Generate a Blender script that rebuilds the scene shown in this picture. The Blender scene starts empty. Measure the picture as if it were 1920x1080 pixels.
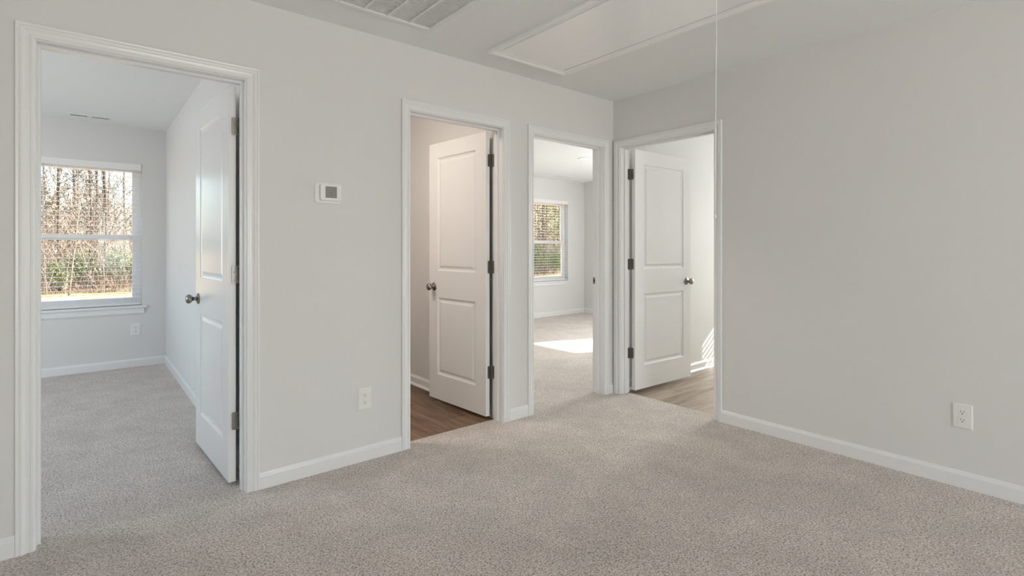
import bpy, math, random
from mathutils import Vector, Matrix
PI = math.pi
sc = bpy.context.scene
COL = sc.collection

# ------------------------------------------------------------------ materials
def srgb(r, g, b):
    f = lambda c: (c/255/12.92) if c/255 <= .04045 else ((c/255+.055)/1.055)**2.4
    return (f(r), f(g), f(b), 1)

def mat(name, color, rough=.5, metal=0, spec=.5):
    m = bpy.data.materials.new(name); m.use_nodes = True
    b = m.node_tree.nodes['Principled BSDF']
    b.inputs['Base Color'].default_value = color
    b.inputs['Roughness'].default_value = rough
    b.inputs['Metallic'].default_value = metal
    b.inputs['Specular IOR Level'].default_value = spec
    return m

def nodes(m): return m.node_tree.nodes, m.node_tree.links, m.node_tree.nodes['Principled BSDF']

def add_noise_bump(m, scale, strength, dist=.002, detail=3, coord='Object'):
    n, l, b = nodes(m)
    tc = n.new('ShaderNodeTexCoord'); no = n.new('ShaderNodeTexNoise'); bu = n.new('ShaderNodeBump')
    no.inputs['Scale'].default_value = scale; no.inputs['Detail'].default_value = detail
    bu.inputs['Strength'].default_value = strength; bu.inputs['Distance'].default_value = dist
    l.new(tc.outputs[coord], no.inputs['Vector']); l.new(no.outputs['Fac'], bu.inputs['Height'])
    l.new(bu.outputs['Normal'], b.inputs['Normal'])
    return no

M = {}
M['wall'] = mat('wall_paint', (.68, .678, .669, 1), .72, 0, .35); add_noise_bump(M['wall'], 260, .08, .001)
M['ceiling'] = mat('ceiling_paint', (.80, .812, .812, 1), .9, 0, .2); add_noise_bump(M['ceiling'], 180, .12, .001)
M['trim'] = mat('trim_paint', (.755, .76, .765, 1), .27, 0, .45)
M['door'] = mat('door_paint', (.77, .77, .77, 1), .22, 0, .5); add_noise_bump(M['door'], 90, .03, .0006)
M['hatch'] = mat('hatch_paint', (.90, .90, .90, 1), .25, 0, 1.0)
M['hatch'].node_tree.nodes['Principled BSDF'].inputs['Coat Weight'].default_value = 1.0
M['hatch'].node_tree.nodes['Principled BSDF'].inputs['Coat Roughness'].default_value = .27
M['hatch_trim'] = mat('hatch_trim_paint', (.87, .87, .87, 1), .3, 0, .5)
M['plastic'] = mat('white_plastic', (.76, .76, .74, 1), .35)
M['vinyl'] = mat('white_vinyl', (.80, .80, .80, 1), .35)
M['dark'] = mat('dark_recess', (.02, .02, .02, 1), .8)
M['screen'] = mat('grey_screen', (.225, .23, .215, 1), .25)
M['icon'] = mat('screen_icon', (.09, .09, .085, 1), .3)
M['nickel'] = mat('satin_nickel', (.30, .28, .255, 1), .28, 1)
M['nickel2'] = mat('satin_nickel_hinge', (.27, .255, .235, 1), .34, 1)
M['filter'] = mat('filter_grey', (.84, .84, .83, 1), .9)
M['cord'] = mat('white_cord', (.85, .85, .82, 1), .6)

def glass_mat():
    m = bpy.data.materials.new('window_glass'); m.use_nodes = True
    n, l = m.node_tree.nodes, m.node_tree.links; n.clear()
    o = n.new('ShaderNodeOutputMaterial'); mx = n.new('ShaderNodeMixShader')
    t = n.new('ShaderNodeBsdfTransparent'); g = n.new('ShaderNodeBsdfGlossy')
    t.inputs[0].default_value = (.95, .97, .96, 1); g.inputs['Roughness'].default_value = .02
    mx.inputs[0].default_value = .012
    l.new(t.outputs[0], mx.inputs[1]); l.new(g.outputs[0], mx.inputs[2]); l.new(mx.outputs[0], o.inputs[0])
    return m
M['glass'] = glass_mat()

def carpet_mat():
    m = mat('carpet', (.4, .37, .34, 1), 1, 0, .05); n, l, b = nodes(m)
    tc = n.new('ShaderNodeTexCoord')
    warp = n.new('ShaderNodeTexNoise'); warp.inputs['Scale'].default_value = 60; warp.inputs['Detail'].default_value = 2
    n1 = n.new('ShaderNodeTexNoise'); n1.inputs['Scale'].default_value = 135; n1.inputs['Detail'].default_value = 4; n1.inputs['Roughness'].default_value = .68; n1.inputs['Distortion'].default_value = .6
    n2 = n.new('ShaderNodeTexNoise'); n2.inputs['Scale'].default_value = 2.3; n2.inputs['Detail'].default_value = 4; n2.inputs['Distortion'].default_value = .8
    n3 = n.new('ShaderNodeTexNoise'); n3.inputs['Scale'].default_value = 8; n3.inputs['Detail'].default_value = 4
    for x in (warp, n1, n2, n3): l.new(tc.outputs['Object'], x.inputs['Vector'])
    cr = n.new('ShaderNodeValToRGB'); e = cr.color_ramp
    e.elements[0].position = .375; e.elements[0].color = (.20, .172, .152, 1)
    e.elements[1].position = .62; e.elements[1].color = (.86, .785, .725, 1)
    k = e.elements.new(.47); k.color = (.545, .49, .45, 1)
    l.new(n1.outputs['Fac'], cr.inputs['Fac'])
    # brushed pile: wide soft patches lying one way or the other
    r2 = n.new('ShaderNodeMapRange'); r2.inputs['From Min'].default_value = .35; r2.inputs['From Max'].default_value = .65
    r2.inputs['To Min'].default_value = .92; r2.inputs['To Max'].default_value = 1.06
    l.new(n2.outputs['Fac'], r2.inputs['Value'])
    r3 = n.new('ShaderNodeMapRange'); r3.inputs['From Min'].default_value = .3; r3.inputs['From Max'].default_value = .7
    r3.inputs['To Min'].default_value = .93; r3.inputs['To Max'].default_value = 1.05
    l.new(n3.outputs['Fac'], r3.inputs['Value'])
    mu = n.new('ShaderNodeMath'); mu.operation = 'MULTIPLY'
    l.new(r2.outputs[0], mu.inputs[0]); l.new(r3.outputs[0], mu.inputs[1])
    mx = n.new('ShaderNodeVectorMath'); mx.operation = 'SCALE'
    l.new(cr.outputs['Color'], mx.inputs[0]); l.new(mu.outputs[0], mx.inputs['Scale'])
    l.new(mx.outputs[0], b.inputs['Base Color'])
    b1 = n.new('ShaderNodeBump'); b1.inputs['Strength'].default_value = .9; b1.inputs['Distance'].default_value = .006
    b2 = n.new('ShaderNodeBump'); b2.inputs['Strength'].default_value = .35; b2.inputs['Distance'].default_value = .012
    l.new(warp.outputs['Fac'], b2.inputs['Height']); l.new(n1.outputs['Fac'], b1.inputs['Height'])
    l.new(b2.outputs['Normal'], b1.inputs['Normal']); l.new(b1.outputs['Normal'], b.inputs['Normal'])
    b.inputs['Sheen Weight'].default_value = .25; b.inputs['Sheen Roughness'].default_value = .6
    return m
M['carpet'] = carpet_mat()

def plank_mat(name, rot, cols):
    m = mat(name, (.2, .13, .08, 1), .38); n, l, b = nodes(m)
    tc = n.new('ShaderNodeTexCoord'); mp = n.new('ShaderNodeMapping'); mp.inputs['Rotation'].default_value[2] = rot
    mp.inputs['Location'].default_value = (.31, .07, 0)
    l.new(tc.outputs['Object'], mp.inputs['Vector'])
    br = n.new('ShaderNodeTexBrick'); br.offset = .37
    br.inputs['Scale'].default_value = 1; br.inputs['Brick Width'].default_value = 1.22; br.inputs['Row Height'].default_value = .152
    br.inputs['Mortar Size'].default_value = .0016; br.inputs['Mortar Smooth'].default_value = .3
    br.inputs['Color1'].default_value = (.25, .25, .25, 1); br.inputs['Color2'].default_value = (.75, .75, .75, 1)
    br.inputs['Mortar'].default_value = (0, 0, 0, 1)
    l.new(mp.outputs[0], br.inputs['Vector'])
    st = n.new('ShaderNodeMapping'); st.inputs['Scale'].default_value = (1.5, 12, 1)
    l.new(mp.outputs[0], st.inputs['Vector'])
    no = n.new('ShaderNodeTexNoise'); no.inputs['Scale'].default_value = 1.6; no.inputs['Detail'].default_value = 6; no.inputs['Roughness'].default_value = .62; no.inputs['Distortion'].default_value = .5
    l.new(st.outputs[0], no.inputs['Vector'])
    ad = n.new('ShaderNodeMix'); ad.data_type = 'RGBA'; ad.inputs[0].default_value = .62
    l.new(br.outputs['Color'], ad.inputs[6]); l.new(no.outputs['Fac'], ad.inputs[7])
    cr = n.new('ShaderNodeValToRGB'); e = cr.color_ramp
    e.elements[0].position = .37; e.elements[0].color = cols[0]; e.elements[1].position = .62; e.elements[1].color = cols[2]
    k = e.elements.new(.48); k.color = cols[1]
    l.new(ad.outputs[2], cr.inputs['Fac'])
    l.new(cr.outputs['Color'], b.inputs['Base Color'])
    bu = n.new('ShaderNodeBump'); bu.inputs['Strength'].default_value = .25; bu.inputs['Distance'].default_value = .0015
    l.new(ad.outputs[2], bu.inputs['Height']); l.new(bu.outputs['Normal'], b.inputs['Normal'])
    return m
WOODC = [(.065, .038, .024, 1), (.19, .125, .083, 1), (.33, .235, .165, 1)]
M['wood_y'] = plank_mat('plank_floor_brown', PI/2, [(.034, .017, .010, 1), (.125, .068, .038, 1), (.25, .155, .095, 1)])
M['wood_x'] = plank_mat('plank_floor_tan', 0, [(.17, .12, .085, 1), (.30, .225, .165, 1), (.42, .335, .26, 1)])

def noisy(name, c1, c2, scale, rough=.9, detail=4):
    m = mat(name, c1, rough, 0, .1); n, l, b = nodes(m)
    tc = n.new('ShaderNodeTexCoord'); no = n.new('ShaderNodeTexNoise'); no.inputs['Scale'].default_value = scale; no.inputs['Detail'].default_value = detail
    cr = n.new('ShaderNodeValToRGB'); cr.color_ramp.elements[0].color = c1; cr.color_ramp.elements[1].color = c2
    cr.color_ramp.elements[0].position = .35; cr.color_ramp.elements[1].position = .65
    l.new(tc.outputs['Object'], no.inputs['Vector']); l.new(no.outputs['Fac'], cr.inputs['Fac']); l.new(cr.outputs['Color'], b.inputs['Base Color'])
    return m
M['bark'] = noisy('tree_bark', (.06, .048, .04, 1), (.15, .125, .105, 1), 6)
M['twig'] = noisy('pale_twigs', (.16, .13, .10, 1), (.34, .29, .24, 1), 5)
M['brownleaf'] = noisy('brown_leaves', (.15, .10, .065, 1), (.34, .25, .18, 1), 3)
M['greenleaf'] = noisy('green_leaves', (.10, .15, .06, 1), (.27, .31, .15, 1), 4)
M['yellowleaf'] = noisy('yellow_leaves', (.50, .38, .16, 1), (.72, .58, .30, 1), 3)
M['pineleaf'] = noisy('evergreen_leaves', (.10, .16, .07, 1), (.28, .34, .15, 1), 4)
M['grass'] = noisy('dry_grass', (.40, .25, .11, 1), (.58, .39, .20, 1), 1.3)
M['siding'] = mat('siding', (.55, .55, .53, 1), .8)

# ------------------------------------------------------------------ mesh builder
class MB:
    def __init__(s): s.v = []; s.f = []; s.sm = []
    def add(s, vs, fs, smooth=False):
        o = len(s.v); s.v += [tuple(v) for v in vs]
        s.f += [tuple(i+o for i in f) for f in fs]; s.sm += [smooth]*len(fs)
        return s
    def box(s, x0, x1, y0, y1, z0, z1):
        vs = [(x, y, z) for z in (z0, z1) for y in (y0, y1) for x in (x0, x1)]
        return s.add(vs, [(0, 2, 3, 1), (4, 5, 7, 6), (0, 1, 5, 4), (2, 6, 7, 3), (0, 4, 6, 2), (1, 3, 7, 5)])
    def obox(s, mtx, x0, x1, y0, y1, z0, z1):
        vs = [mtx @ Vector((x, y, z)) for z in (z0, z1) for y in (y0, y1) for x in (x0, x1)]
        return s.add(vs, [(0, 2, 3, 1), (4, 5, 7, 6), (0, 1, 5, 4), (2, 6, 7, 3), (0, 4, 6, 2), (1, 3, 7, 5)])
    def tube(s, pts, rads, n=8, smooth=True, cap=True):
        rings = []; pts = [Vector(p) for p in pts]
        for i, p in enumerate(pts):
            d = (pts[min(i+1, len(pts)-1)]-pts[max(i-1, 0)]).normalized()
            a = d.cross(Vector((0, 0, 1)))
            if a.length < 1e-3: a = Vector((1, 0, 0))
            a.normalize(); b = d.cross(a)
            rings.append([p+rads[i]*(a*math.cos(2*PI*k/n)+b*math.sin(2*PI*k/n)) for k in range(n)])
        vs = [v for r in rings for v in r]
        fs = [(i*n+k, i*n+(k+1) % n, (i+1)*n+(k+1) % n, (i+1)*n+k) for i in range(len(pts)-1) for k in range(n)]
        if cap: fs += [tuple(range(n))[::-1], tuple((len(pts)-1)*n+k for k in range(n))]
        return s.add(vs, fs, smooth)
    def lathe(s, prof, mtx, n=28):   # prof: (radius, height) about local +Z of mtx
        vs = [mtx @ Vector((r*math.cos(2*PI*k/n), r*math.sin(2*PI*k/n), h)) for r, h in prof for k in range(n)]
        fs = [(i*n+k, i*n+(k+1) % n, (i+1)*n+(k+1) % n, (i+1)*n+k) for i in range(len(prof)-1) for k in range(n)]
        fs += [tuple(range(n))[::-1], tuple((len(prof)-1)*n+k for k in range(n))]
        return s.add(vs, fs, True)
    def sweep(s, prof, path, up, closed=False):
        # path: corner points (Vector) in a plane; miter dirs given as list; prof (u,d): u along miter dir, d along up
        n = len(prof); vs = []
        for p, mdir in path:
            for u, d in prof: vs.append(Vector(p)+Vector(mdir)*u+Vector(up)*d)
        fs = []; m = len(path)
        for i in range(m if closed else m-1):
            j = (i+1) % m
            for k in range(n-1): fs.append((i*n+k, i*n+k+1, j*n+k+1, j*n+k))
        if not closed: fs += [tuple(range(n))[::-1], tuple((m-1)*n+k for k in range(n))]
        return s.add(vs, fs)
    def obj(s, name, m, parent=None, loc=None, bevel=0):
        me = bpy.data.meshes.new(name); me.from_pydata(s.v, [], s.f); me.materials.append(M[m])
        me.polygons.foreach_set('use_smooth', s.sm); me.update()
        import bmesh
        bm = bmesh.new(); bm.from_mesh(me); bmesh.ops.recalc_face_normals(bm, faces=bm.faces); bm.to_mesh(me); bm.free()
        o = bpy.data.objects.new(name, me); COL.objects.link(o)
        if parent: o.parent = parent
        if loc: o.location = loc
        if bevel:
            b = o.modifiers.new('bevel', 'BEVEL'); b.width = bevel; b.segments = 3; b.limit_method = 'ANGLE'
        return o

def tag(o, label=None, cat=None, group=None, kind=None):
    for k, v in (('label', label), ('category', cat), ('group', group), ('kind', kind)):
        if v: o[k] = v
    return o
def empty(name, loc=(0, 0, 0), rz=0, label=None, cat=None, group=None, kind=None):
    o = bpy.data.objects.new(name, None); COL.objects.link(o); o.location = loc; o.rotation_euler.z = rz
    o.empty_display_size = .1
    return tag(o, label, cat, group, kind)
def struct(o): o['kind'] = 'structure'; return o
def copy_tree(o, parent=None):
    c = o.copy(); COL.objects.link(c); c.parent = parent
    for ch in [x for x in COL.objects if x.parent == o]: copy_tree(ch, c)
    return c

# ------------------------------------------------------------------ shell
H = 2.44; T = .114; HEAD = 2.041; J = .018
# door openings between jamb faces
D1 = (-3.574, -2.811); D2 = (-1.901, -1.189); D3 = (-.897, -.128); D4 = (-.902, -.080)

def wall(name, axis, p0, p1, a0, a1, ops=()):
    """axis 'x': wall runs along x between a0..a1 and is p0..p1 thick in y. ops: (a,b,z0,z1)"""
    mb = MB()
    def bx(u0, u1, z0, z1):
        if u1-u0 < 1e-6 or z1-z0 < 1e-6: return
        if axis == 'x': mb.box(u0, u1, p0, p1, z0, z1)
        else: mb.box(p0, p1, u0, u1, z0, z1)
    c = a0
    for a, b, z0, z1 in sorted(ops):
        bx(c, a, 0, H); bx(a, b, 0, z0); bx(a, b, z1, H); c = b
    bx(c, a1, 0, H)
    return struct(mb.obj(name, 'wall'))

dop = lambda d: (d[0]-J, d[1]+J, 0, HEAD+J)
W1, W2 = 3.72, 3.85         # inner faces of the two bedroom window walls
XE = 3.84                   # inner face of the east wall
WZ0, WZ1 = .62, 2.07
win1 = (-3.887, -2.967); win2 = (2.49, 3.406)
win_sun = (.215, 1.19); win_bath = (-.96, -.06); win_bed1_added = (1.0, 2.6)
wall('wall_left', 'x', 0, T, -6.6, 3.99, [dop(D1), dop(D2), dop(D3)])
wall('wall_right', 'y', 0, T, -7.2, 0, [dop(D4)])
wall('wall_hall_west', 'y', -4.164, -4.05, -7.2, 0)
wall('wall_hall_back', 'x', -7.35, -7.2, -4.164, T, [(-3.2, -1.0, .5, 2.15)])
wall('wall_bedroom_window', 'x', W1, W1+.15, -6.15, -2.66, [win1+(WZ0, WZ1)])
wall('wall_bedroom_left', 'y', -6.15, -6.0, T, W1, [win_bed1_added+(WZ0, WZ1)])
wall('wall_bedroom_right', 'y', -2.76, -2.66, T, W1)
wall('wall_closet_right', 'y', -1.14, -1.03, T, W2)
wall('wall_closet_back', 'x', 2.4, 2.5, -2.66, -1.14)
wall('wall_far_bedroom_window', 'x', W2, W2+.15, -1.14, 3.99, [win2+(WZ0, WZ1)])
wall('wall_east', 'y', XE, XE+.15, -2.3, W2, [win_bath+(.8, 2.1), win_sun+(.62, 2.16)])
wall('wall_bath_back', 'x', -2.3, -2.2, T, XE)

def zone(mb, x0, x1, y0, y1, z0, z1): mb.box(x0, x1, y0, y1, z0, z1)
c = MB()
zone(c, -4.05, .0, -7.2, 0, -.12, 0)                 # hall
zone(c, D1[0]-J, D1[1]+J, 0, T, -.12, 0); zone(c, D3[0]-J, D3[1]+J, 0, T, -.12, 0)
zone(c, D2[0]-J, D2[1]+J, 0, .092, -.12, 0); zone(c, 0, .094, D4[0]-J, D4[1]+J, -.12, 0)
zone(c, -6.0, -2.76, T, W1, -.12, 0); zone(c, -1.03, XE, T, W2, -.12, 0)
struct(c.obj('floor', 'carpet'))
c = MB(); zone(c, D2[0]-J, D2[1]+J, .092, T, -.12, -.008); zone(c, -2.66, -1.14, T, 2.4, -.12, -.008)
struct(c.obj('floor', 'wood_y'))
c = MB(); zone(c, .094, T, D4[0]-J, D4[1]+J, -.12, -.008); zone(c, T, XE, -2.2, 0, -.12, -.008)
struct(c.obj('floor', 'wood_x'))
struct(MB().box(-6.9, 4.3, -8.8, 4.3, H, H+.12).obj('ceiling', 'ceiling'))  # runs past the hall back wall as an unseen overhang against the sun

# ------------------------------------------------------------------ casing, jamb, baseboard
CAS = [(0, 0), (0, .008), (.003, .0105), (.011, .0105), (.0135, .0085), (.020, .0088), (.028, .0108), (.033, .0145),
       (.038, .0160), (.0425, .0150), (.045, .0135), (.048, .0160), (.053, .0168), (.056, .0155), (.057, .012), (.057, 0)]
def casing(parent, d, zt, P, name='casing'):
    """P maps (along, out, z) to world"""
    r = .005; a, b = d[0]-r, d[1]+r
    mb = MB(); o = Vector(P(0, 0, 0)); ex = Vector(P(1, 0, 0))-o; up = Vector(P(0, 1, 0))-o; ez = Vector((0, 0, 1))
    path = [(P(a, 0, 0), -ex), (P(a, 0, zt+r), -ex+ez), (P(b, 0, zt+r), ex+ez), (P(b, 0, 0), ex)]
    mb.sweep(CAS, path, up); return mb.obj(name, 'trim', parent)
def jamb(parent, d, zt, P):
    mb = MB()
    def bx(a0, a1, y0, y1, z0, z1):
        p, q = P(a0, y0, z0), P(a1, y1, z1)
        mb.box(min(p[0], q[0]), max(p[0], q[0]), min(p[1], q[1]), max(p[1], q[1]), z0, z1)
    a, b = d
    bx(a-J+.001, a, -T, 0, 0, zt); bx(b, b+J-.001, -T, 0, 0, zt); bx(a-J+.001, b+J-.001, -T, 0, zt, zt+J-.001)
    mb.obj('door_jamb', 'trim', parent)
    mb2 = MB(); mb = mb2
    def bx2(a0, a1, y0, y1, z0, z1):
        p, q = P(a0, y0, z0), P(a1, y1, z1)
        mb2.box(min(p[0], q[0]), max(p[0], q[0]), min(p[1], q[1]), max(p[1], q[1]), z0, z1)
    s = .011; y0, y1 = -.077, -.043
    bx2(a, a+s, y0, y1, 0, zt-s); bx2(b-s, b, y0, y1, 0, zt-s); bx2(a, b, y0, y1, zt-s, zt)
    mb2.obj('door_stop', 'trim', parent)
PA = lambda u, o, z: (u, -o, z)          # wall_left, hall face, 'out' = towards the hall
PB = lambda u, o, z: (-o, u, z)          # wall_right, hall face

BP = [(0, 0), (0, .013), (.062, .013), (.068, .0115), (.072, .0085), (.079, .0065), (.083, .004), (.083, 0)]
def base(side, a, b, P, shoe=False, z=0):
    o = Vector(P(0, 0, 0)); up = Vector(P(0, 1, 0))-o
    mb = MB(); mb.sweep(BP, [(P(a, 0, z), (0, 0, 1)), (P(b, 0, z), (0, 0, 1))], up)
    if shoe:
        q = [(0, .013), (0, .030), (.006, .029), (.012, .025), (.016, .019), (.018, .013)]
        mb.sweep(q, [(P(a, 0, z), (0, 0, 1)), (P(b, 0, z), (0, 0, 1))], up)
    return struct(mb.obj('baseboard_'+side, 'trim'))
CW = .062
base('left', -4.05, D1[0]-CW, PA); base('left', D1[1]+CW, D2[0]-CW, PA); base('left', D2[1]+CW, D3[0]-CW, PA); base('left', D3[1]+CW, 0, PA)
base('right', -7.2, D4[0]-CW, PB)
base('hall_west', -7.2, 0, lambda u, o, z: (-4.05+o, u, z)); base('hall_back', -4.05, 0, lambda u, o, z: (u, -7.2+o, z))
base('bedroom_far', -6.0, -2.76, lambda u, o, z: (u, W1-o, z)); base('bedroom_right', T, W1, lambda u, o, z: (-2.76-o, u, z))
base('bedroom_left', T, W1, lambda u, o, z: (-6.0+o, u, z))
base('closet_right', T, 2.4, lambda u, o, z: (-1.14-o, u, z), True, -.008); base('closet_back', -2.66, -1.14, lambda u, o, z: (u, 2.4-o, z), True, -.008)
base('far_bedroom_window', -1.03, XE, lambda u, o, z: (u, W2-o, z)); base('far_bedroom_right', T, W2, lambda u, o, z: (XE-o, u, z))
base('far_bedroom_left', T, W2, lambda u, o, z: (-1.03+o, u, z))
base('bath_side', T, XE, lambda u, o, z: (u, 0-o, z), True, -.008); base('bath_east', -2.2, 0, lambda u, o, z: (XE-o, u, z), True, -.008)

# ------------------------------------------------------------------ doors
RING = [(0, 0), (.004, .0045), (.012, .0085), (.021, .0095), (.027, .0080), (.040, .0025)]
def leaf_mesh(w, h, th):
    """local: x 0..w from the hinge edge, y 0..th, z 0..h; panels pressed into both faces"""
    mb = MB(); s = .117
    xs = [0, s, w-s, w]; zs = [0, .198, .802, 1.012, 1.898, h]
    for y, sg in ((0, 1), (th, -1)):
        for i in range(3):
            for k in range(5):
                x0, x1, z0, z1 = xs[i], xs[i+1], zs[k], zs[k+1]
                if i == 1 and k in (1, 3):
                    rr = [[(x0+a, y+sg*dp, z0+a), (x1-a, y+sg*dp, z0+a), (x1-a, y+sg*dp, z1-a), (x0+a, y+sg*dp, z1-a)] for a, dp in RING]
                    vs = [v for r in rr for v in r]
                    fs = [(j*4+q, j*4+(q+1) % 4, (j+1)*4+(q+1) % 4, (j+1)*4+q) for j in range(len(RING)-1) for q in range(4)]
                    n = (len(RING)-1)*4; fs.append((n, n+1, n+2, n+3)); mb.add(vs, fs)
                else:
                    mb.add([(x0, y, z0), (x1, y, z0), (x1, y, z1), (x0, y, z1)], [(0, 1, 2, 3)])
    for i in range(3):
        for z in (0, h): mb.add([(xs[i], 0, z), (xs[i+1], 0, z), (xs[i+1], th, z), (xs[i], th, z)], [(0, 1, 2, 3)])
    for k in range(5):
        for x in (0, w): mb.add([(x, 0, zs[k]), (x, 0, zs[k+1]), (x, th, zs[k+1]), (x, th, zs[k])], [(0, 1, 2, 3)])
    return mb

def weld(o):
    import bmesh
    bm = bmesh.new(); bm.from_mesh(o.data); bmesh.ops.remove_doubles(bm, verts=bm.verts, dist=1e-5)
    bmesh.ops.recalc_face_normals(bm, faces=bm.faces); bm.to_mesh(o.data); bm.free()

KNOB = [(.0325, 0), (.0325, .003), (.030, .007), (.019, .009), (.0125, .013), (.0105, .020), (.0115, .028), (.018, .033),
        (.0245, .039), (.0275, .047), (.0270, .055), (.0225, .062), (.014, .066), (.004, .0675)]
def rrect(mb, mtx, w, h, t, r=.010, n=5):
    """rounded plate in local xy, thickness z"""
    pts = []
    for cx, cy, a0 in ((w/2-r, h/2-r, 0), (-w/2+r, h/2-r, PI/2), (-w/2+r, -h/2+r, PI), (w/2-r, -h/2+r, 1.5*PI)):
        for k in range(n+1): a = a0+PI/2*k/n; pts.append((cx+r*math.cos(a), cy+r*math.sin(a)))
    m = len(pts); vs = [mtx @ Vector((x, y, z)) for z in (0, t) for x, y in pts]
    mb.add(vs, [tuple(range(m))[::-1], tuple(range(m, 2*m))]+[(i, (i+1) % m, m+(i+1) % m, m+i) for i in range(m)])

def hinge(root, pin, leafdir, jambdir, z, label=None):
    """knuckle at pin; one plate along leafdir (on the leaf's edge), one along jambdir (on the jamb)"""
    mb = MB()
    for k in range(5):
        z0 = z-.0445+k*.0178
        mb.tube([(pin[0], pin[1], z0+.0004), (pin[0], pin[1], z0+.0174)], [.0062]*2, 12)
    for sz in (-.047, .0445): mb.tube([(pin[0], pin[1], z+sz), (pin[0], pin[1], z+sz+.0025)], [.0045, .0045], 10)
    for d in (leafdir, jambdir):
        d = Vector((d[0], d[1], 0)).normalized(); nrm = Vector((d.y, -d.x, 0))
        if nrm.dot(Vector((-3.43-pin[0], -2.82-pin[1], 0))) < 0: nrm = -nrm
        mtx = Matrix((( d.x, 0, nrm.x, pin[0]+d.x*.018), (d.y, 0, nrm.y, pin[1]+d.y*.018), (0, 1, 0, z), (0, 0, 0, 1)))
        rrect(mb, mtx, .036, .089, .0024, .007)
    o = mb.obj('hinge', 'nickel2', root)
    sc_ = MB()
    for d in (leafdir, jambdir):
        d = Vector((d[0], d[1], 0)).normalized(); nrm = Vector((d.y, -d.x, 0))
        if nrm.dot(Vector((-3.43-pin[0], -2.82-pin[1], 0))) < 0: nrm = -nrm
        for q, (u, w) in enumerate(((.013, .032), (.026, .012), (.013, -.012), (.026, -.032))):
            p = Vector((pin[0], pin[1], z+w))+d*u
            mtx = Matrix(((d.x, 0, nrm.x, p.x), (d.y, 0, nrm.y, p.y), (0, 1, 0, p.z), (0, 0, 0, 1)))
            sc_.lathe([(.0036, .002), (.0036, .0031), (.0008, .0028)], mtx, 10)
    sc_.obj('screw', 'nickel', o)
    return o

def door_assembly(name, label, d, P, wallname, swing=None):
    root = empty(name, P((d[0]+d[1])/2, 0, 0), 0, label, 'door', kind='structure')
    bpy.context.view_layer.update()
    off = Vector(root.location)
    for o in (casing(root, d, HEAD, P),): o.location = -off
    jamb(root, d, HEAD, P)
    for o in COL.objects:
        if o.parent == root: o.location = -off
    return root, off

def leaf(root, off, pin, ang, w, hand, knob_z=.905, z0=.020):
    """pin: world (x,y); ang: direction of the leaf from the pin; hand +1/-1: side on which the thickness lies"""
    lo = leaf_mesh(w, 2.015, .035).obj('door_leaf', 'door', root); weld(lo)
    lo.rotation_euler.z = ang
    gap = HG
    # leaf local y from 0..0.035; shift so that leaf clears the knuckle
    dy = gap if hand > 0 else -gap-.035
    c, s = math.cos(ang), math.sin(ang)
    lx = .004
    lo.location = Vector((pin[0]+c*lx-s*dy, pin[1]+s*lx+c*dy, z0))-off
    b = lo.modifiers.new('bevel', 'BEVEL'); b.width = .0015; b.segments = 2; b.limit_method = 'ANGLE'; b.angle_limit = 1.2
    for y, sg in ((0, -1), (.035, 1)):
        mtx = Matrix.Translation((w-.070, y, knob_z-z0)) @ Matrix.Rotation(-sg*PI/2, 4, 'X')
        kb = MB(); kb.lathe(KNOB, mtx); kb.obj('door_knob', 'nickel', lo)
    lt = MB(); mtx = Matrix(((0, 0, 1, w), (1, 0, 0, .0175), (0, 1, 0, knob_z-z0), (0, 0, 0, 1)))
    rrect(lt, mtx, .025, .057, .0012, .004); lt.obj('latch_plate', 'nickel2', lo)
    return lo
HG = .016
def hinges(root, off, pin, ang, jambdir, hand, zs=(1.83, 1.075, .33)):
    c, s = math.cos(ang), math.sin(ang)
    ld = (-s*hand, c*hand)         # across the leaf's hinge edge
    for z in zs:
        h = hinge(root, pin, ld, jambdir, z); h.location = -off

def door_at(name, label, d, P, pin, ang, w, hand, jd):
    root, off = door_assembly(name, label, d, P, '')
    bpy.context.view_layer.update()
    if pin:
        leaf(root, off, pin, ang, w, hand)
        hinges(root, off, pin, ang, jd, hand)
    return root, off
R_ = math.radians
door_at('door_1', 'white two-panel door standing open into the bedroom with the left window', D1, PA, (D1[1]-.001, T+.006), R_(92.5), .757, 1, (0, -1))
door_at('door_2', 'white two-panel door open over the dark brown plank floor', D2, PA, (D2[1]-.001, T+.006), R_(93.5), .706, 1, (0, -1))
r3, o3 = door_at('door_3', 'white cased doorway without visible leaf next to the corner, sunny bedroom behind', D3, PA, None, 0, 0, 0, None)
door_at('door_4', 'white two-panel door open over the pale plank floor in the right wall', D4, PB, (T+.006, D4[1]-.001), R_(-1.5), .807, -1, (-1, 0))
# strike plate on the right jamb of door_3
st = MB(); mtx = Matrix(((0, 0, -1, D3[1]), (1, 0, 0, .096), (0, 1, 0, .937), (0, 0, 0, 1)))
rrect(st, mtx, .030, .057, .0015, .004); so = st.obj('strike_plate', 'nickel2', r3); so.location = -o3
hb = MB().box(D3[1]-.0022, D3[1]-.001, .089, .102, .925, .949).obj('strike_hole', 'dark', so)

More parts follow.
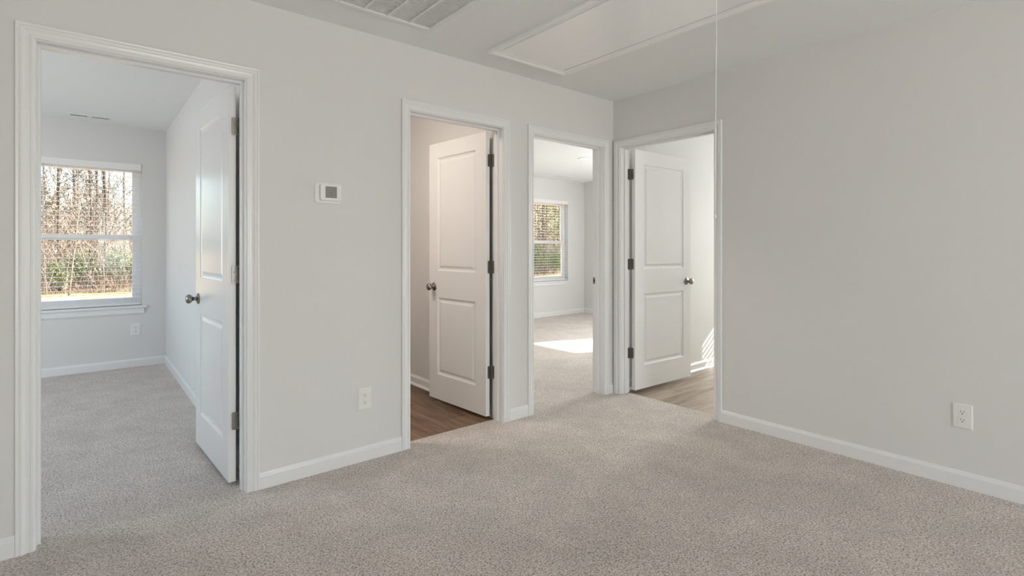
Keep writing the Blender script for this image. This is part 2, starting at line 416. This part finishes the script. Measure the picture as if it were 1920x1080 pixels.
# ------------------------------------------------------------------ windows and blinds
def window(name, label, loc, rz, w, z0, z1, apron=True, dep=.15):
    """local: x along the wall from 0..w, y outwards from the inner wall face, z world"""
    root = empty(name, loc, rz, label, 'window', kind='structure')
    f = MB(); F0, F1 = .075, dep; fw = .042
    f.box(0, fw, F0, F1, z0, z1); f.box(w-fw, w, F0, F1, z0, z1); f.box(fw, w-fw, F0, F1, z0, z0+.045); f.box(fw, w-fw, F0, F1, z1-.04, z1)
    f.obj('window_frame', 'vinyl', root, bevel=.003)
    zm = z0+(z1-z0)*.475+.0
    def sash(y0, y1, a, b, nm, bot=.04, top=.035):
        s = MB(); k = .034
        s.box(fw, fw+k, y0, y1, a, b); s.box(w-fw-k, w-fw, y0, y1, a, b); s.box(fw+k, w-fw-k, y0, y1, a, a+bot); s.box(fw+k, w-fw-k, y0, y1, b-top, b)
        so = s.obj(nm, 'vinyl', root, bevel=.003)
        MB().box(fw+k-.005, w-fw-k+.005, (y0+y1)/2-.003, (y0+y1)/2+.003, a+bot-.005, b-top+.005).obj('pane', 'glass', so)
    sash(F0+.038, F0+.062, zm-.02, z1-.04, 'upper_sash')
    sash(F0+.008, F0+.034, z0+.045, zm+.032, 'lower_sash')
    if apron:
        s = MB(); s.box(-.04, w+.04, -.030, 0, z0-.018, z0+.004); s.box(0.001, w-.001, 0, F0, z0, z0+.004)
        s.obj('window_sill', 'trim', root, bevel=.004)
        a = MB(); zz = z0-.018
        a.sweep([(0, 0), (0, .010), (-.012, .010), (-.030, .014), (-.050, .014), (-.062, .010), (-.062, 0)],
                [((-.018, 0, zz), (0, 0, 1)), ((w+.018, 0, zz), (0, 0, 1))], (0, -1, 0))
        a.obj('window_apron', 'trim', root)
    return root

def blind(label, loc, rz, w, z0, z1, tilt=0, wand=None, group=None, pitch=.0455):
    root = empty('window_blind', loc, rz, label, 'blind', group)
    v = MB(); v.box(.004, w-.004, -.012, .004, z1-.068, z1-.001); v.box(.006, w-.006, .004, .055, z1-.045, z1-.003)
    v.obj('valance', 'vinyl', root, bevel=.003)
    s = MB(); z = z1-.092; n = 0
    while z > z0+.05:
        # slightly crowned slat, 50 mm deep
        vs = []; prof = [(-.025, 0), (-.012, .0016), (0, .0021), (.012, .0016), (.025, 0)]
        ca, sa = math.cos(tilt), math.sin(tilt)
        for x in (.008, w-.008):
            for th in (-.0013, .0013):
                for y, c_ in prof: yy, zz = y, c_+th; vs.append((x, .032+yy*ca-zz*sa, z+yy*sa+zz*ca))
        f = []
        for k in range(4): f += [(k, k+1, 11+k, 10+k), (5+k, 15+k, 16+k, 6+k)]
        f += [(0, 10, 15, 5), (4, 9, 19, 14), (0, 5, 6, 7, 8, 9, 4, 3, 2, 1), (10, 11, 12, 13, 14, 19, 18, 17, 16, 15)]
        s.add(vs, f); z -= pitch; n += 1
    s.obj('slats', 'vinyl', root)
    MB().box(.008, w-.008, .008, .056, z0+.012, z0+.028).obj('bottom_rail', 'vinyl', root, bevel=.003)
    for u in (.14, w/2, w-.14):
        c_ = MB()
        for y in (.008, .057): c_.tube([(u, y, z1-.05), (u, y, z0+.02)], [.0008]*2, 5)
        c_.obj('ladder_cord', 'cord', root)
    if wand is not None:
        MB().tube([(wand, -.018, z1-.06), (wand, -.020, z1-.66)], [.0042, .0042], 8).obj('tilt_wand', 'plastic', root)
    return root

window('window_1', 'white window with open blind in the bedroom seen through the left doorway', (win1[0], W1, 0), 0, win1[1]-win1[0], WZ0, WZ1)
blind('white slatted blind, open, over the window in the left doorway', (win1[0], W1+.004, 0), 0, win1[1]-win1[0], WZ0, WZ1, 0, .165)
window('window_2', 'white window with open blind in the sunny bedroom beyond the doorway near the corner', (win2[0], W2, 0), 0, win2[1]-win2[0], WZ0, WZ1)
blind('white slatted blind, open, over the window in the narrow doorway near the corner', (win2[0], W2+.004, 0), 0, win2[1]-win2[0], WZ0, WZ1, 0)
window('window_3', 'east bathroom window', (XE, win_bath[1], 0), -PI/2, win_bath[1]-win_bath[0], .8, 2.1)
blind('white slatted blind over the bathroom window on the east wall', (XE+.004, win_bath[1], 0), -PI/2, win_bath[1]-win_bath[0], .8, 2.1, .22, pitch=.058)
window('window_4', 'east window of the sunny bedroom', (XE, win_sun[1], 0), -PI/2, win_sun[1]-win_sun[0], .62, 2.16)
window('added_window_5', 'added unseen side window lighting the left bedroom', (-6.0, win_bed1_added[0], 0), PI/2, win_bed1_added[1]-win_bed1_added[0], WZ0, WZ1)  # unseen window added to hold the bedroom's fill light
window('added_window_6', 'added unseen back window lighting the hall', (-1.0, -7.2, 0), PI, 2.2, .5, 2.15)  # unseen window added so light reaches the hall from behind

# ------------------------------------------------------------------ attic hatch with pull cord
hx0, hx1, hy0, hy1 = -1.429, -.884, -1.672, -.297
ht = empty('attic_hatch', (-1.157, -.985, H), 0, 'white attic stair hatch in the ceiling with a long white pull cord', 'attic hatch')
HO = -Vector(ht.location)
fr = MB()
HP = [(0, 0), (0, .010), (.004, .0125), (.012, .0125), (.015, .0105), (.028, .0130), (.034, .0175), (.040, .0190), (.046, .0175), (.050, .0190), (.055, .0185), (.057, .014), (.057, 0)]
e = .0055
fr.sweep(HP, [((hx0-e, hy0-e, H), (-1, -1, 0)), ((hx1+e, hy0-e, H), (1, -1, 0)), ((hx1+e, hy1+e, H), (1, 1, 0)), ((hx0-e, hy1+e, H), (-1, 1, 0))], (0, 0, -1), True)
fr.obj('hatch_frame', 'hatch_trim', ht, HO)
MB().box(hx0, hx1, hy0, hy1, H-.009, H-.002).obj('hatch_panel', 'hatch', ht, HO)
MB().box(hx0-.012, hx1+.012, hy0-.012, hy1+.012, H-.0014, H-.0004).obj('hatch_gap_shade', 'dark', ht, HO)  # dark sheet behind the panel paints the shade of the gap
for x, y in ((-1.33, -.50), (-1.0, -.62), (-1.33, -.95), (-1.0, -1.05)):
    MB().lathe([(.004, 0), (.004, .001), (.001, .0015)], Matrix.Translation((x, y, H-.008)) @ Matrix.Rotation(PI, 4, 'X'), 10).obj('screw_head', 'filter', ht, HO)
cp = []
for k in range(15):
    t = k/14; cp.append((-1.155-.004*t+.0015*math.sin(t*9), -1.56+.004*t, H-.008-(H-.008-1.360)*t))
co = MB().tube(cp, [.0019]*15, 8).obj('pull_cord', 'cord', ht, HO)
kb = MB(); kb.lathe([(.002, .018), (.0035, .015), (.0050, .010), (.0058, .004), (.0050, -.002), (.002, -.005)], Matrix.Translation((cp[-1][0], cp[-1][1], 1.350)), 16)
kb.obj('cord_pull_knob', 'plastic', co)

# ------------------------------------------------------------------ return air grille
gx0, gx1, gy0, gy1 = -2.60, -1.910, -.90, -.262
gr = empty('air_return_grille', ((gx0+gx1)/2, (gy0+gy1)/2, H), 0, 'large white return air grille in the ceiling left of the attic hatch', 'vent')
GO = -Vector(gr.location)
g = MB(); bw = .034
g.sweep([(0, 0), (0, .006), (.006, .011), (.026, .011), (.034, .003), (.034, 0)], [((gx0+bw, gy0+bw, H), (-1, -1, 0)), ((gx1-bw, gy0+bw, H), (1, -1, 0)), ((gx1-bw, gy1-bw, H), (1, 1, 0)), ((gx0+bw, gy1-bw, H), (-1, 1, 0))], (0, 0, -1), True)
g.obj('grille_frame', 'trim', gr, GO)
x = gx1-bw-.124
while x > gx0+bw+.05:
    MB().box(x-.006, x+.006, gy0+bw, gy1-bw, H-.010, H-.001).obj('grille_divider', 'trim', gr, GO); x -= .1277
lv = MB(); y = gy0+bw+.006
while y < gy1-bw-.004:
    lv.obox(Matrix.Translation((0, y, H-.005)) @ Matrix.Rotation(.75, 4, 'X'), gx0+bw, gx1-bw, -.0028, .0028, -.0004, .0004); y += .0125
lv.obj('louvers', 'trim', gr, GO)
MB().box(gx0+bw-.002, gx1-bw+.002, gy0+bw-.002, gy1-bw+.002, H-.0014, H-.0006).obj('grille_filter', 'filter', gr, GO)

def register(label, cx, cy, w, d):
    r = empty('ceiling_register', (cx, cy, H), 0, label, 'vent')
    p = MB(); b = .022
    p.sweep([(0, 0), (0, .004), (.005, .007), (.018, .006), (.022, .001), (.022, 0)],
            [((-w/2+b, -d/2+b, 0), (-1, -1, 0)), ((w/2-b, -d/2+b, 0), (1, -1, 0)), ((w/2-b, d/2-b, 0), (1, 1, 0)), ((-w/2+b, d/2-b, 0), (-1, 1, 0))], (0, 0, -1), True)
    p.box(-.014, .014, -d/2+b, .004, -.0065, -.0011); p.box(-w/2+b, w/2-b, .004, d/2-b, -.006, -.001)
    p.obj('register_frame', 'plastic', r)
    f = MB(); x = -w/2+b+.006
    while x < w/2-b-.004:
        f.box(x-.0022, x+.0022, -d/2+b, .004, -.006, -.001)
        x += .0105
    f.obj('register_fins', 'plastic', r)
    MB().box(-w/2+b, w/2-b, -d/2+b, d/2-b, -.0012, -.0005).obj('register_opening', 'dark', r)
    return r
register('small white ceiling register above the window in the left bedroom', -3.385, 3.455, .32, .16)
register('small white ceiling register above the window in the far sunny bedroom', 2.93, 3.50, .30, .15)

# ------------------------------------------------------------------ recessed light
rl = empty('recessed_light', (1.87, 2.03, H), 0, 'round lit recessed ceiling light in the far sunny bedroom', 'light')
MB().lathe([(.095, -.001), (.093, -.006), (.075, -.008), (.070, -.004), (.069, -.001)], Matrix(), 36).obj('trim_ring', 'plastic', rl)
def emis(name, col, s):
    m = bpy.data.materials.new(name); m.use_nodes = True; n, l = m.node_tree.nodes, m.node_tree.links; n.clear()
    o = n.new('ShaderNodeOutputMaterial'); e = n.new('ShaderNodeEmission'); e.inputs[0].default_value = col; e.inputs[1].default_value = s
    l.new(e.outputs[0], o.inputs[0]); M[name] = m
emis('lamp_glow', (1, .96, .88, 1), 14.0)
emis('warm_glow', (1, .86, .74, 1), 84.0)
emis('hall_fill_glow', (1, .96, .90, 1), 4.0)  # glow of the fill lamp added in the hall
MB().lathe([(.074, -.0035), (.074, -.0065), (.001, -.0075)], Matrix(), 36).obj('lamp_lens', 'lamp_glow', rl)

def flush_light(label, x, y, glow, r=.16, h=.09):
    f = empty('ceiling_light', (x, y, H), 0, label, 'light')
    MB().lathe([(r, 0), (r, -.022), (r-.012, -.026), (r-.02, -.024)], Matrix(), 36).obj('lamp_base', 'nickel2', f)
    pr = [((r-.014)*math.cos(a), -.022-(h-.022)*math.sin(a)) for a in [PI/2*k/8 for k in range(8)]]+[(.001, -h)]
    MB().lathe(pr, Matrix(), 36).obj('lamp_shade', glow, f)
flush_light('warm glass ceiling light in the closet with the brown plank floor', -2.35, .62, 'warm_glow')
flush_light('glass ceiling light added as unseen fill at the back of the hall', -3.4, -5.2, 'hall_fill_glow', .19, .10)  # lamp added out of view as fill for the hall

# ------------------------------------------------------------------ thermostat, outlets, switch
def wallthing(name, label, cat, P3, group=None):
    """P3: (origin, right, normal)"""
    o, rt, nm = P3
    e_ = empty(name, o, 0, label, cat, group)
    mt = Matrix(((rt[0], 0, nm[0], 0), (rt[1], 0, nm[1], 0), (0, 1, 0, 0), (0, 0, 0, 1)))
    return e_, mt
th, mt = wallthing('thermostat', 'white wall thermostat with a square grey screen between the first two doorways', 'thermostat', ((-2.4025, 0, 1.508), (1, 0), (0, -1)))
p = MB(); rrect(p, mt, .145, .114, .007, .016); p.obj('wall_plate', 'plastic', th, bevel=.003)
p = MB(); rrect(p, mt @ Matrix.Translation((.010, .003, .006)), .115, .090, .017, .012); p.obj('thermostat_body', 'plastic', th, bevel=.004)
p = MB(); rrect(p, mt @ Matrix.Translation((.010, .004, .0228)), .062, .062, .0012, .002); so = p.obj('screen', 'screen', th)
p = MB()
for a in range(3): p.obox(mt @ Matrix.Translation((.010, .000, .0241)) @ Matrix.Rotation(a*PI/3+.3, 4, 'Z'), -.0055, .0055, -.001, .001, 0, .0004)
p.obj('screen_icon', 'icon', so)

def outlet(label, origin, rt, nm, w=.079, h=.124):
    o, mt = wallthing('power_outlet', label, 'outlet', (origin, rt, nm))
    p = MB()
    # plate with sloped rim
    prof = [(0, 0), (.0, .0025), (-.004, .0055), (-.006, .006)]
    vs = []
    for a, z in prof:
        for sx, sy in ((1, 1), (-1, 1), (-1, -1), (1, -1)): vs.append(mt @ Vector((sx*(w/2+a), sy*(h/2+a), z)))
    fs = [(j*4+q, j*4+(q+1) % 4, (j+1)*4+(q+1) % 4, (j+1)*4+q) for j in range(3) for q in range(4)]+[(0, 1, 2, 3), (12, 13, 14, 15)]
    p.add(vs, fs); p.obj('cover_plate', 'plastic', o)
    for cy in (.0205, -.0205):
        q = MB(); n = 24; rr = .0175; pts = []
        for k in range(n):
            a = 2*PI*k/n; pts.append((max(-.0165, min(.0165, rr*math.cos(a)*1.05)), max(-.0138, min(.0138, rr*math.sin(a)))))
        vs = [mt @ Vector((x, y+cy, z)) for z in (.005, .0075) for x, y in pts]
        q.add(vs, [tuple(range(n)), tuple(range(n, 2*n))]+[(i, (i+1) % n, n+(i+1) % n, n+i) for i in range(n)])
        rc = q.obj('receptacle', 'plastic', o)
        s = MB()
        s.obox(mt @ Matrix.Translation((-.0064, cy+.004, .0073)), -.0011, .0011, -.0042, .0042, 0, .0005)
        s.obox(mt @ Matrix.Translation((.0064, cy+.004, .0073)), -.0011, .0011, -.0036, .0036, 0, .0005)
        s.lathe([(.0027, 0), (.0027, .0005), (.0005, .0006)], mt @ Matrix.Translation((0, cy-.0065, .0073)), 12)
        s.obj('socket_slots', 'dark', rc)
    s = MB(); s.lathe([(.0032, 0), (.0032, .0009), (.0006, .0014)], mt @ Matrix.Translation((0, 0, .0058)), 12); s.obj('plate_screw', 'plastic', o)
    return o
outlet('white duplex outlet low on the wall between the first two doorways', (-2.1935, 0, .352), (1, 0), (0, -1))
outlet('white duplex outlet low on the right-hand wall', (0, -2.2445, .36), (0, -1), (-1, 0))
outlet('white duplex outlet under the window in the left bedroom', (-3.020, W1, .378), (1, 0), (0, -1))
sw, mt = wallthing('light_switch', 'white light switch beside the open door in the right wall', 'switch', ((1.122, 0, 1.145), (1, 0), (0, -1)))
p = MB(); rrect(p, mt, .072, .116, .006, .004); p.obj('cover_plate', 'plastic', sw, bevel=.0015)
p = MB(); p.obox(mt @ Matrix.Translation((0, 0, .006)) @ Matrix.Rotation(.5, 4, 'X'), -.005, .005, -.010, .010, -.004, .010); p.obj('toggle', 'plastic', sw)

# ------------------------------------------------------------------ outdoors
GZ = -.42
struct(MB().box(-90, 120, -60, 160, GZ-.2, GZ).obj('ground', 'grass'))
rnd = random.Random(7)
def branchy(seed, h, spread, nb, lean=0):
    r = random.Random(seed); wd = MB(); tips = []
    pts = [Vector((0, 0, -.1))]; x = y = 0
    for k in range(1, 9):
        x += r.uniform(-.06, .06)*h/8+lean*h/8; y += r.uniform(-.06, .06)*h/8
        pts.append(Vector((x, y, h*k/8)))
    r0 = h*.0068
    wd.tube(pts, [r0*(1-.85*k/8) for k in range(9)], 7)
    for b in range(nb):
        t = r.uniform(.12, .95); i = min(7, int(t*8)); p = pts[i].lerp(pts[i+1], t*8-i)
        a = r.uniform(0, 2*PI); ln = spread*(1.15-t)*r.uniform(.6, 1.2)
        d = Vector((math.cos(a), math.sin(a), r.uniform(.35, 1.1))).normalized()
        bp = [p]; q = p.copy()
        for k in range(4):
            d = (d+Vector((r.uniform(-.3, .3), r.uniform(-.3, .3), r.uniform(-.1, .3)))).normalized(); q = q+d*ln/4; bp.append(q.copy())
        wd.tube(bp, [r0*.38*(1.1-t)*(1-.2*k) for k in range(5)], 4, cap=False)
        for s in range(5):
            j = r.randint(1, 4); q = bp[j].copy(); dd = (d+Vector((r.uniform(-1, 1), r.uniform(-1, 1), r.uniform(-.3, .9)))).normalized()
            sp = [q.copy()]
            for k in range(3):
                dd = (dd+Vector((r.uniform(-.3, .3), r.uniform(-.3, .3), r.uniform(-.1, .3)))).normalized(); q = q+dd*ln*.16; sp.append(q.copy()); tips.append(q.copy())
            wd.tube(sp, [.010, .008, .006, .004], 3, cap=False)
    return wd, tips
def leaves(tips, n, size, spread, seed, zmin=-9):
    r = random.Random(seed); mb = MB()
    for _ in range(n):
        c_ = r.choice(tips)+Vector((r.gauss(0, spread), r.gauss(0, spread), r.gauss(0, spread)))
        if c_.z < zmin: c_.z = zmin+abs(c_.z-zmin)
        a = Vector((r.uniform(-1, 1), r.uniform(-1, 1), r.uniform(-1, 1))).normalized(); b = a.orthogonal().normalized()
        s = size*r.uniform(.6, 1.3)
        mb.add([c_-a*s, c_+b*s*.5, c_+a*s, c_-b*s*.5], [(0, 1, 2, 3)])
    return mb
def tree(kind, seed, label, group):
    h = rnd.uniform(8, 11)
    if kind == 'bare': wd, tips = branchy(seed, h, 2.4, 26); lf = leaves(tips, 420, .045, .14, seed); nm, m1, m2 = 'bare_tree', 'bark', 'brownleaf'
    elif kind == 'yellow': wd, tips = branchy(seed, h, 2.6, 26); lf = leaves(tips, 1500, .06, .25, seed); nm, m1, m2 = 'autumn_tree', 'bark', 'yellowleaf'
    elif kind == 'sapling': wd, tips = branchy(seed, h*.42, .9, 12, rnd.choice((-.25, .18, .3, -.12))); lf = leaves(tips, 60, .03, .1, seed); nm, m1, m2 = 'sapling', 'twig', 'brownleaf'
    elif kind == 'pine':
        wd, tips = branchy(seed, h, 2.2, 34); lf = leaves(tips, 4200, .075, .22, seed); nm, m1, m2 = 'evergreen_tree', 'bark', 'pineleaf'
    else:
        wd, tips = branchy(seed, 1.5, 1.0, 16); lf = leaves(tips, 1500, .045, .16, seed, .02); nm, m1, m2 = 'green_shrub', 'bark', 'greenleaf'
    root = empty(nm, (0, 0, GZ), 0, label, 'shrub' if kind == 'shrub' else 'tree', group)
    wd.obj('stem' if kind == 'shrub' else 'trunk', m1, root); lf.obj('foliage', m2, root)
    return root
def scatter(kind, label, group, seeds, spots):
    protos = {}
    for i, (x, y, s) in enumerate(spots):
        sd = seeds[i % len(seeds)]
        if sd not in protos: o = protos[sd] = tree(kind, sd, label, group)
        else: o = copy_tree(protos[sd])
        o.location = (x, y, GZ); o.rotation_euler.z = rnd.uniform(0, 6.28); o.scale = (s, s, s)
A = 'beyond the left bedroom window'; B = 'beyond the far bedroom window'
rows1 = lambda n, y0, y1, s0, s1: [(-3.4+rnd.uniform(-1, 1)*(1.0+(y-10)*.085), y, rnd.uniform(s0, s1)) for y in [y0+(y1-y0)*(k+.5)/n for k in range(n)]]
rows2 = lambda n, t0, t1, s0, s1: [(-3.43+.69*t+rnd.uniform(-.028, .03)*t*1.25, -2.82+.728*t, rnd.uniform(s0, s1)) for t in [t0+(t1-t0)*(k+.5)/n for k in range(n)]]
scatter('bare', 'bare grey-barked tree in the woods behind the blind of the left bedroom window', 'bare trees '+A, [11, 12, 13, 14], rows1(24, 22.5, 46, .9, 1.2))
scatter('sapling', 'thin pale leafless sapling at the woods edge behind the left bedroom window', 'saplings '+A, [21, 22, 23], rows1(20, 20.4, 30, .8, 1.2))
scatter('shrub', 'low green shrub at the foot of the woods behind the left bedroom window', 'shrubs '+A, [31, 32], rows1(9, 21, 26, .6, .95))
scatter('bare', 'bare tree in the woods behind the blind of the far bedroom window', 'bare trees '+B, [15, 16], rows2(8, 34, 60, .9, 1.2))
scatter('yellow', 'yellow-brown autumn tree behind the blind of the far bedroom window', 'autumn trees '+B, [41, 42], rows2(7, 31, 50, .8, 1.1))
scatter('pine', 'dark evergreen tree behind the right half of the far bedroom window', 'evergreens '+B, [51, 52], [(-3.43+k*t, -2.82+q*t, s) for k, q, t, s in ((.722, .703, 30, .75), (.712, .71, 38, 1.0), (.73, .69, 45, 1.1))])
scatter('shrub', 'dark green shrub low behind the far bedroom window', 'shrubs '+B, [33, 34], rows2(8, 29, 36, .7, 1.1))
# undergrowth: tangled stems and dead leaves nobody could count
r = random.Random(5); st_ = MB(); lf_tips = []
for _ in range(2600):
    if r.random() < .6: y = r.uniform(21, 50); x = -3.4+r.uniform(-1, 1)*(1.6+(y-10)*.1)
    else: t = r.uniform(31, 62); x = -3.43+.69*t+r.uniform(-.045, .045)*t; y = -2.82+.728*t
    hh = r.uniform(.8, 3.6); a, b = r.gauss(0, .28)*hh, r.gauss(0, .28)*hh
    st_.tube([(x, y, GZ), (x+a*.5, y+b*.5, GZ+hh*.55), (x+a*1.2, y+b*1.2, GZ+hh)], [.016, .011, .005], 3, cap=False)
    lf_tips += [Vector((x+a*.5, y+b*.5, GZ+hh*.55)), Vector((x+a, y+b, GZ+hh)), Vector((x, y, GZ+.3))]
us = tag(st_.obj('undergrowth', 'twig'), 'tangle of thin dry stems under the trees outside the windows', 'undergrowth', kind='stuff')
tag(leaves(lf_tips, 38000, .05, .45, 9, GZ+.02).obj('dead_leaves', 'brownleaf'), 'haze of dead brown leaves hanging in the brush outside the windows', 'leaves', kind='stuff')

# ------------------------------------------------------------------ light
w = bpy.data.worlds.new('sky'); sc.world = w; w.use_nodes = True
n, l = w.node_tree.nodes, w.node_tree.links; bg = n['Background']
sky = n.new('ShaderNodeTexSky'); sky.sky_type = 'NISHITA'; sky.sun_disc = False
SD = Vector((.946, -.324, math.tan(R_(33)))).normalized()
sky.sun_elevation = R_(33); sky.sun_rotation = math.atan2(SD.x, SD.y)
sky.air_density = 1.0; sky.dust_density = 3.0; sky.ozone_density = 1.0
l.new(sky.outputs[0], bg.inputs['Color']); bg.inputs['Strength'].default_value = .85

def light(kind, name, loc, direction, energy, color=(1, 1, 1), size=None):
    d = bpy.data.lights.new(name, kind); d.energy = energy; d.color = color
    if size: d.shape = 'RECTANGLE'; d.size, d.size_y = size
    o = bpy.data.objects.new(name, d); COL.objects.link(o); o.location = loc
    o.rotation_euler = Vector(direction).to_track_quat('-Z', 'Y' if abs(direction[2]) > .5 else 'Z').to_euler() if kind == 'SUN' else Vector(direction).to_track_quat('-Z', 'Y').to_euler()
    return o
s = light('SUN', 'sun', (20, -8, 15), -SD, 12.0, (1, .96, .90)); s.data.angle = R_(.35)
COOL = (.85, .93, 1.0)
def daylight(name, loc, d, e, col, size, up=.45):
    # sky light comes in level, a second rising light is added to brighten ceilings
    light('AREA', 'daylight_'+name, loc, d, e*(1-up), col, size)
    light('AREA', 'added_uplight_'+name, (loc[0]+d[0]*.01, loc[1]+d[1]*.01, loc[2]), (d[0], d[1], .9), e*up, (.975, .99, .965), size)
daylight('added_hall_window', (-2.1, -7.19, 1.32), (0, 1, 0), 116, (.945, .98, 1), (2.1, 1.6), .55)  # fill light at the window added behind the camera
daylight('added_bedroom_window', (-5.99, 1.8, 1.345), (1, 0, 0), 38, COOL, (1.5, 1.40), .25)  # fill light at the side window added out of view
daylight('far_bedroom_window', (XE-.01, .70, 1.375), (-1, 0, 0), 84, (.94, .98, 1), (.9, 1.45), .25)
daylight('bath_window', (XE-.01, -.51, 1.45), (-1, 0, 0), 74, (.95, 1, .99), (.8, 1.2), .35)

# ------------------------------------------------------------------ camera
cam = bpy.data.cameras.new('camera'); co_ = bpy.data.objects.new('camera', cam); COL.objects.link(co_)
cam.sensor_width = 36; cam.lens = 972.218/1920*36; cam.shift_y = (465.342-540)/1920; cam.clip_start = .05; cam.clip_end = 400
yaw = R_(50.4559)
co_.location = (-3.42699, -2.81594, 1.2090); co_.rotation_euler = (PI/2, 0, yaw-PI/2)
sc.camera = co_
sc.view_settings.view_transform = 'Standard'; sc.view_settings.look = 'None'; sc.view_settings.gamma = 1
sc.view_settings.use_curve_mapping = False; sc.view_settings.exposure = 0.0
sc.cycles.max_bounces = 14; sc.cycles.diffuse_bounces = 8; sc.cycles.glossy_bounces = 4; sc.cycles.transparent_max_bounces = 16
sc.cycles.sample_clamp_indirect = 8
